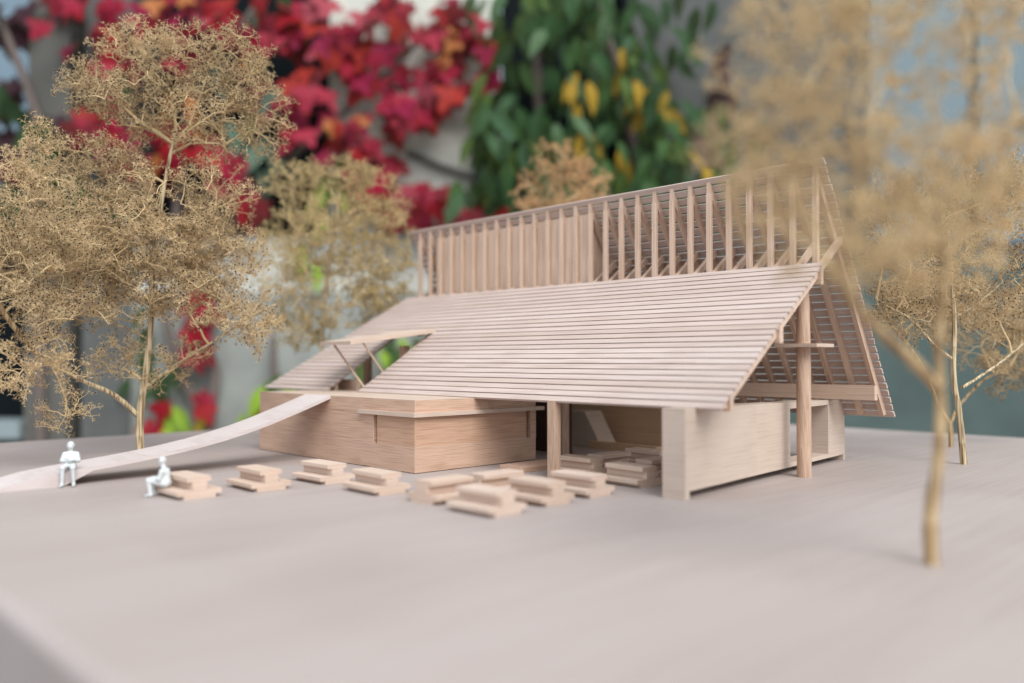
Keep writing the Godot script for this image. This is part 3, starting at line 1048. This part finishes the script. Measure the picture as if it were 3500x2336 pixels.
func build_vines() -> void:
	var stars := []
	for s in leaf_meshes("star"):
		stars.append(s.mesh(Vector3.ZERO))
	var ovals := []
	for s in leaf_meshes("oval"):
		ovals.append(s.mesh(Vector3.ZERO))
	var red := ["red0", "red1", "red2", "red3", "red1", "red5", "red6", "red4", "red2", "red0"]
	var iv := on_wall("red_creeper", Vector3(-480, -780, 0), "crimson autumn creeper covering the wall's upper left", "climbing plant")
	vine_stem(iv, pts([-760, -780, 20, -770, -300, 25, -730, 40, 30, -840, 350, 30, -800, 700, 35, -600, 1000, 40]), 16, 9)
	vine_stem(iv, pts([-780, 300, 30, -560, 560, 35, -330, 760, 40, -130, 960, 40]), 11, 6)
	leaves(iv, stars, [
		[-1060, 895, 70, 65, 5], [-950, 905, 90, 65, 8], [-810, 915, 120, 65, 11], [-670, 905, 70, 65, 7], [-625, 805, 75, 85, 7],
		[-475, 905, 110, 65, 10], [-450, 775, 115, 75, 12], [-350, 800, 90, 70, 6], [-210, 925, 110, 55, 9], [-330, 905, 70, 60, 6], [-400, 850, 60, 60, 5], [-860, 820, 110, 70, 7], [-980, 780, 90, 80, 6], [-140, 830, 110, 75, 11], [-235, 730, 95, 65, 9], [-100, 765, 65, 55, 6],
		[-450, 612, 120, 65, 11], [-320, 665, 75, 55, 7], [-265, 655, 60, 40, 4], [-345, 545, 75, 55, 6], [-180, 700, 60, 50, 5],
		[-185, 450, 110, 45, 12], [-245, 430, 55, 40, 5], [-70, 430, 55, 30, 4],
		[-920, 610, 100, 85, 9], [-845, 560, 110, 75, 10], [-690, 535, 65, 55, 5], [-625, 450, 45, 45, 3], [-350, 480, 60, 60, 5],
		[-1015, 640, 50, 60, 3], [-560, 700, 50, 60, 4], [-560, 880, 60, 60, 4],
	], red, Vector2(36, 54), Vector2(20, 140), 1.15, 1.45)
	leaves(iv, ovals, [
		[-560, 930, 60, 60, 3, ["teal_leaf", "green3"]], [-700, 850, 60, 60, 2, ["teal_leaf", "yellow2"]], [-590, 620, 40, 70, 3, ["teal_leaf"], 1.2], [-575, 730, 40, 50, 2, ["teal_leaf"]],
		[-660, 640, 60, 40, 3, ["green4", "teal_leaf"]], [-620, 520, 60, 40, 3, ["teal_leaf", "green3"]], [-860, 690, 120, 120, 5, ["green3", "red7"]],
	], ["green3"], Vector2(85, 120), Vector2(30, 90), 0.8)
	leaves(iv, stars, [[-620, 790, 50, 40, 2, ["red7", "yellow0"], 0.7], [-400, 640, 60, 30, 2, ["red7"], 0.6], [-180, 880, 120, 60, 3, ["red7"], 0.6], [-130, 760, 50, 40, 2, ["red7"], 0.6], [-800, 920, 60, 40, 2, ["red7"], 0.7]], ["red7"], Vector2(48, 60), Vector2(90, 130), 0.8)

	var gv := on_wall("green_climber", Vector3(60, -780, 0), "lush green climber hanging right beside the red creeper", "climbing plant")
	vine_stem(gv, pts([90, -780, 20, 100, 0, 30, 80, 400, 60, 60, 800, 70, 40, 1050, 60]), 20, 10)
	leaves(gv, ovals, [
		[-60, 905, 50, 65, 5], [85, 930, 70, 65, 10], [135, 785, 60, 65, 6], [40, 830, 70, 70, 6],
		[-25, 700, 60, 65, 6], [-45, 610, 60, 55, 7], [30, 610, 80, 45, 8], [30, 515, 100, 70, 12], [130, 530, 70, 70, 9], [120, 640, 60, 50, 6], [-70, 480, 60, 50, 5], [100, 440, 120, 40, 9],
	], ["green0", "green1", "green2", "green3", "green1", "green4", "green0", "green5", "green3"], Vector2(62, 102), Vector2(10, 190), 0.75, 2.7)
	var yv := on_wall("green_climber", Vector3(330, -780, 0), "green climber with yellowing leaflets next to the bare grey wall", "climbing plant")
	vine_stem(yv, pts([390, -780, 20, 370, 0, 30, 340, 400, 60, 250, 800, 70, 180, 1050, 60]), 18, 9)
	leaves(yv, ovals, [
		[165, 930, 70, 75, 10], [235, 860, 60, 90, 12], [210, 735, 60, 60, 8], [200, 620, 60, 60, 7], [290, 540, 100, 65, 12], [420, 515, 85, 55, 12], [495, 495, 65, 45, 8],
		[520, 620, 80, 30, 4], [505, 695, 70, 18, 2], [420, 690, 40, 45, 3], [350, 440, 120, 40, 10], [390, 620, 50, 60, 5], [300, 840, 50, 110, 8, ["green3", "green0", "green4"]], [340, 640, 60, 90, 8, ["green3", "green4", "green1"]],
		[350, 950, 70, 50, 2, ["green3"]], [500, 770, 60, 50, 3, ["dark_leaf"]], [470, 600, 50, 60, 2, ["dark_leaf"]], [450, 880, 60, 60, 2, ["green3"]], [540, 720, 60, 60, 3, ["dark_leaf"]], [370, 760, 50, 120, 6, ["green3", "green0"]],
	], ["green0", "green1", "green2", "green3", "green1", "green4", "green0", "green5"], Vector2(62, 102), Vector2(10, 190), 0.75, 2.3)
	leaves(yv, ovals, [
		[158, 690, 25, 60, 5], [300, 690, 38, 38, 6], [265, 760, 22, 45, 4], [350, 690, 25, 70, 4, ["yellow1"]], [420, 530, 30, 30, 4], [240, 560, 40, 30, 2], [180, 610, 30, 50, 3],
	], ["yellow0", "yellow1", "yellow0"], Vector2(55, 85), Vector2(100, 200), 0.6)

	var sv := on_wall("dark_creeper", Vector3(-1180, -780, 0), "dark purple and green creeper over the left window", "climbing plant")
	vine_stem(sv, pts([-1130, -780, 40, -1160, 100, 40, -1110, 500, 45, -1200, 760, 45, -1290, 960, 30]), 14, 9)
	leaves(sv, stars, [[-1245, 915, 55, 60, 8, ["dark_leaf"]], [-1260, 760, 45, 60, 6, ["dark_leaf"]], [-1250, 640, 45, 60, 5, ["dark_leaf"]], [-1110, 930, 40, 40, 2, ["dark_leaf"]], [-1250, 560, 60, 60, 6, ["dark_leaf", "red3"]], [-1140, 640, 50, 40, 2, ["dark_leaf"]]], ["dark_leaf"], Vector2(50, 64), Vector2(-20, 60), 1.0)
	leaves(sv, ovals, [[-1260, 735, 35, 50, 3], [-1140, 640, 50, 55, 5], [-1105, 560, 50, 60, 5], [-1080, 480, 60, 70, 5], [-1240, 500, 60, 60, 5], [-1150, 400, 80, 60, 5], [-980, 480, 80, 60, 5]], ["green0", "green3", "green3"], Vector2(90, 125), Vector2(40, 90), 0.7)

	var lv := on_wall("low_creeper", Vector3(-760, -780, 0), "sparse creeper strand with yellow, red and green leaves low on the wall", "climbing plant")
	vine_stem(lv, pts([-690, -780, 25, -735, -160, 30, -770, -60, 30, -830, 80, 35, -860, 200, 35]), 13, 9)
	vine_stem(lv, pts([-575, -780, 25, -585, 0, 30, -590, 130, 30]), 11, 8)
	leaves(lv, stars, [[-770, 110, 40, 55, 7], [-755, 175, 35, 35, 4], [-845, -45, 25, 25, 2], [-750, -30, 25, 25, 2], [-855, -105, 30, 15, 2], [-760, 220, 30, 30, 3]], ["red0", "red1", "red2"], Vector2(38, 52), Vector2(40, 70), 0.8)
	leaves(lv, ovals, [[-830, -55, 30, 20, 3, ["lime"]], [-820, -95, 25, 15, 2, ["lime"]], [-745, -55, 15, 20, 2, ["yellow2"]], [-620, 0, 18, 18, 4, ["yellow2", "yellow0"]], [-590, 40, 30, 30, 3, ["lime"]],
		[-855, -95, 55, 40, 5], [-930, -110, 50, 30, 4], [-890, 20, 50, 50, 4], [-850, 90, 40, 50, 4], [-900, 160, 60, 60, 4], [-560, 30, 60, 30, 3, ["green1", "lime"]], [-290, 105, 80, 50, 9, ["green1", "lime", "green4", "green0"]], [-480, -30, 120, 70, 6, ["green1", "green1", "green4", "green0"]], [-600, -60, 60, 40, 4, ["green0", "lime"]],
		[-380, 0, 90, 60, 6, ["green1", "green0"]], [-420, 530, 60, 50, 7, ["lime", "green4"]], [-470, 380, 60, 60, 4, ["lime", "green4"]]], ["green0", "green3"], Vector2(70, 100), Vector2(30, 80), 0.6)


# ---------------------------------------------------------------- the ground, the table and the board
func build_base() -> void:
	var g := MeshInstance3D.new()
	g.name = "ground"
	var pm := PlaneMesh.new()
	pm.size = Vector2(60, 60)
	g.mesh = pm
	g.material_override = mats.paving
	g.set_meta("kind", "structure")
	add_child(g)
	var t := thing("garden_table", Vector3(-400, -780, -480), "plain wooden table under the model board", "table")
	one_box("table_top", Vector3(-800, -74, -860), Vector3(-60, -46, -110), mats.table, t)
	for x in [-770, -110]:
		for z in [-830, -160]:
			one_box("leg", Vector3(x, -780, z), Vector3(x + 40, -75, z + 40), mats.table, t)
	# the board, with rounded upper edges
	var b := thing("base_board", Vector3(-395, -45, -470), "thick pale wooden base board carrying the model", "board")
	var s := Shape.new()
	var x0 := -838.0
	var x1 := 40.0
	var z0 := -884.0
	var z1 := -66.0
	var r := 5.0
	var rings := []
	for k in 6:
		var a := PI / 2 * k / 5.0
		var inset := r * (1.0 - cos(a))
		rings.append([inset, -r + r * sin(a), cos(a), sin(a)])
	rings.push_front([0.0, -45.0, 1.0, 0.0])
	var corner := func(k: int, inset: float, y: float) -> Vector3:
		return [Vector3(x0 + inset, y, z0 + inset), Vector3(x1 - inset, y, z0 + inset), Vector3(x1 - inset, y, z1 - inset), Vector3(x0 + inset, y, z1 - inset)][k]
	var outs := [Vector3(0, 0, -1), Vector3(1, 0, 0), Vector3(0, 0, 1), Vector3(-1, 0, 0)]
	for i in rings.size() - 1:
		var p: Array = rings[i]
		var q: Array = rings[i + 1]
		for k in 4:
			var a: Vector3 = corner.call(k, p[0], p[1])
			var b2: Vector3 = corner.call((k + 1) % 4, p[0], p[1])
			var c: Vector3 = corner.call((k + 1) % 4, q[0], q[1])
			var d: Vector3 = corner.call(k, q[0], q[1])
			var na: Vector3 = outs[k] * p[2] + Vector3.UP * p[3]
			var nb: Vector3 = outs[k] * q[2] + Vector3.UP * q[3]
			s.tri(a, b2, c, na, na, nb)
			s.tri(a, c, d, na, nb, nb)
	s.quad(corner.call(0, r, 0.0), corner.call(1, r, 0.0), corner.call(2, r, 0.0), corner.call(3, r, 0.0), Vector3.UP)
	s.quad(corner.call(0, 0.0, -45.0), corner.call(1, 0.0, -45.0), corner.call(2, 0.0, -45.0), corner.call(3, 0.0, -45.0), Vector3.DOWN)
	part("board", s, mats.board, b)


func _ready() -> void:
	rng.seed = 20
	# camera
	var yaw := deg_to_rad(44.24)
	var cam := Camera3D.new()
	cam.name = "camera"
	add_child(cam)
	var eye := Vector3(0, BOARD + 0.072, 0)
	var look := Vector3(-cos(yaw), 0, -sin(yaw))
	var pitch := deg_to_rad(1.256)
	cam.look_at_from_position(eye, eye + look * cos(pitch) + Vector3.UP * sin(pitch), Vector3.UP)
	var lens := CameraAttributesPhysical.new()
	lens.frustum_focal_length = 29.52
	lens.frustum_focus_distance = 0.56
	lens.frustum_near = 0.02
	lens.frustum_far = 100.0
	lens.exposure_aperture = 3.3
	cam.attributes = lens
	cam.fov = 44.25
	cam.near = 0.02
	cam.far = 100.0
	cam.current = true
	# overcast daylight
	var we := WorldEnvironment.new()
	we.name = "environment"
	var env := Environment.new()
	env.background_mode = Environment.BG_SKY
	var sm := ProceduralSkyMaterial.new()
	sm.sky_top_color = Color(0.85, 0.925, 1.0)
	sm.sky_horizon_color = Color(0.85, 0.91, 0.98)
	sm.sky_curve = 0.2
	sm.ground_horizon_color = Color(0.5, 0.5, 0.48)
	sm.ground_bottom_color = Color(0.35, 0.34, 0.32)
	sm.sky_energy_multiplier = 0.8
	var sky := Sky.new()
	sky.sky_material = sm
	env.sky = sky
	env.tonemap_mode = Environment.TONE_MAPPER_LINEAR
	env.tonemap_exposure = 2.6
	env.sdfgi_enabled = true
	env.ssao_enabled = true
	env.ssil_enabled = true
	we.environment = env
	add_child(we)
	var sun := DirectionalLight3D.new()
	sun.name = "sun"
	sun.light_energy = 0.5
	sun.light_color = Color(0.95, 0.98, 1.0)
	sun.light_angular_distance = 40.0
	sun.shadow_enabled = true
	add_child(sun)
	sun.look_at_from_position(Vector3.ZERO, -Vector3(0.66, 0.71, 0.2), Vector3.UP)
	# the wall's axes
	wall_frame = Transform3D(Basis(Vector3(sin(yaw), 0, -cos(yaw)), Vector3.UP, -look), Vector3(0, BOARD, 0) + look * 2.1)

	make_materials()
	build_base()
	build_house()
	build_vines()
	build_pavilion()
	build_side_block()
	build_ramp()
	build_wall_frame()
	build_benches()
	build_person(Vector3(-524.5, 0, -156.3), deg_to_rad(62), 9.2, 0.02, 10.8, true, "white seated figure with folded arms on the ramp's edge")
	build_person(Vector3(-446.0, 0, -179.5), deg_to_rad(-46), 4.9, 0.1, 8.6, false, "white seated figure leaning forward on the bench at the left")
	build_trees()
	for q in [[-268.0, -520.0, 0.8], [-150.0, -655.0, 1.0]]:
		var s := Shape.new()
		s.tube([Vector3(q[0], 0.0, q[1]), Vector3(q[0] + 0.5, 0.5, q[1] + 0.3), Vector3(q[0] + 0.8, 0.9, q[1])], [q[2] * 0.7, q[2], q[2] * 0.4], 6)
		var o := thing("seed_crumb", Vector3(q[0], 0, q[1]), "tiny dark seed crumb on the board %s" % ("right of the tall round column" if q[2] < 0.9 else "near the right edge of the picture"), "crumb")
		part("crumb", s, mats.stem, o)
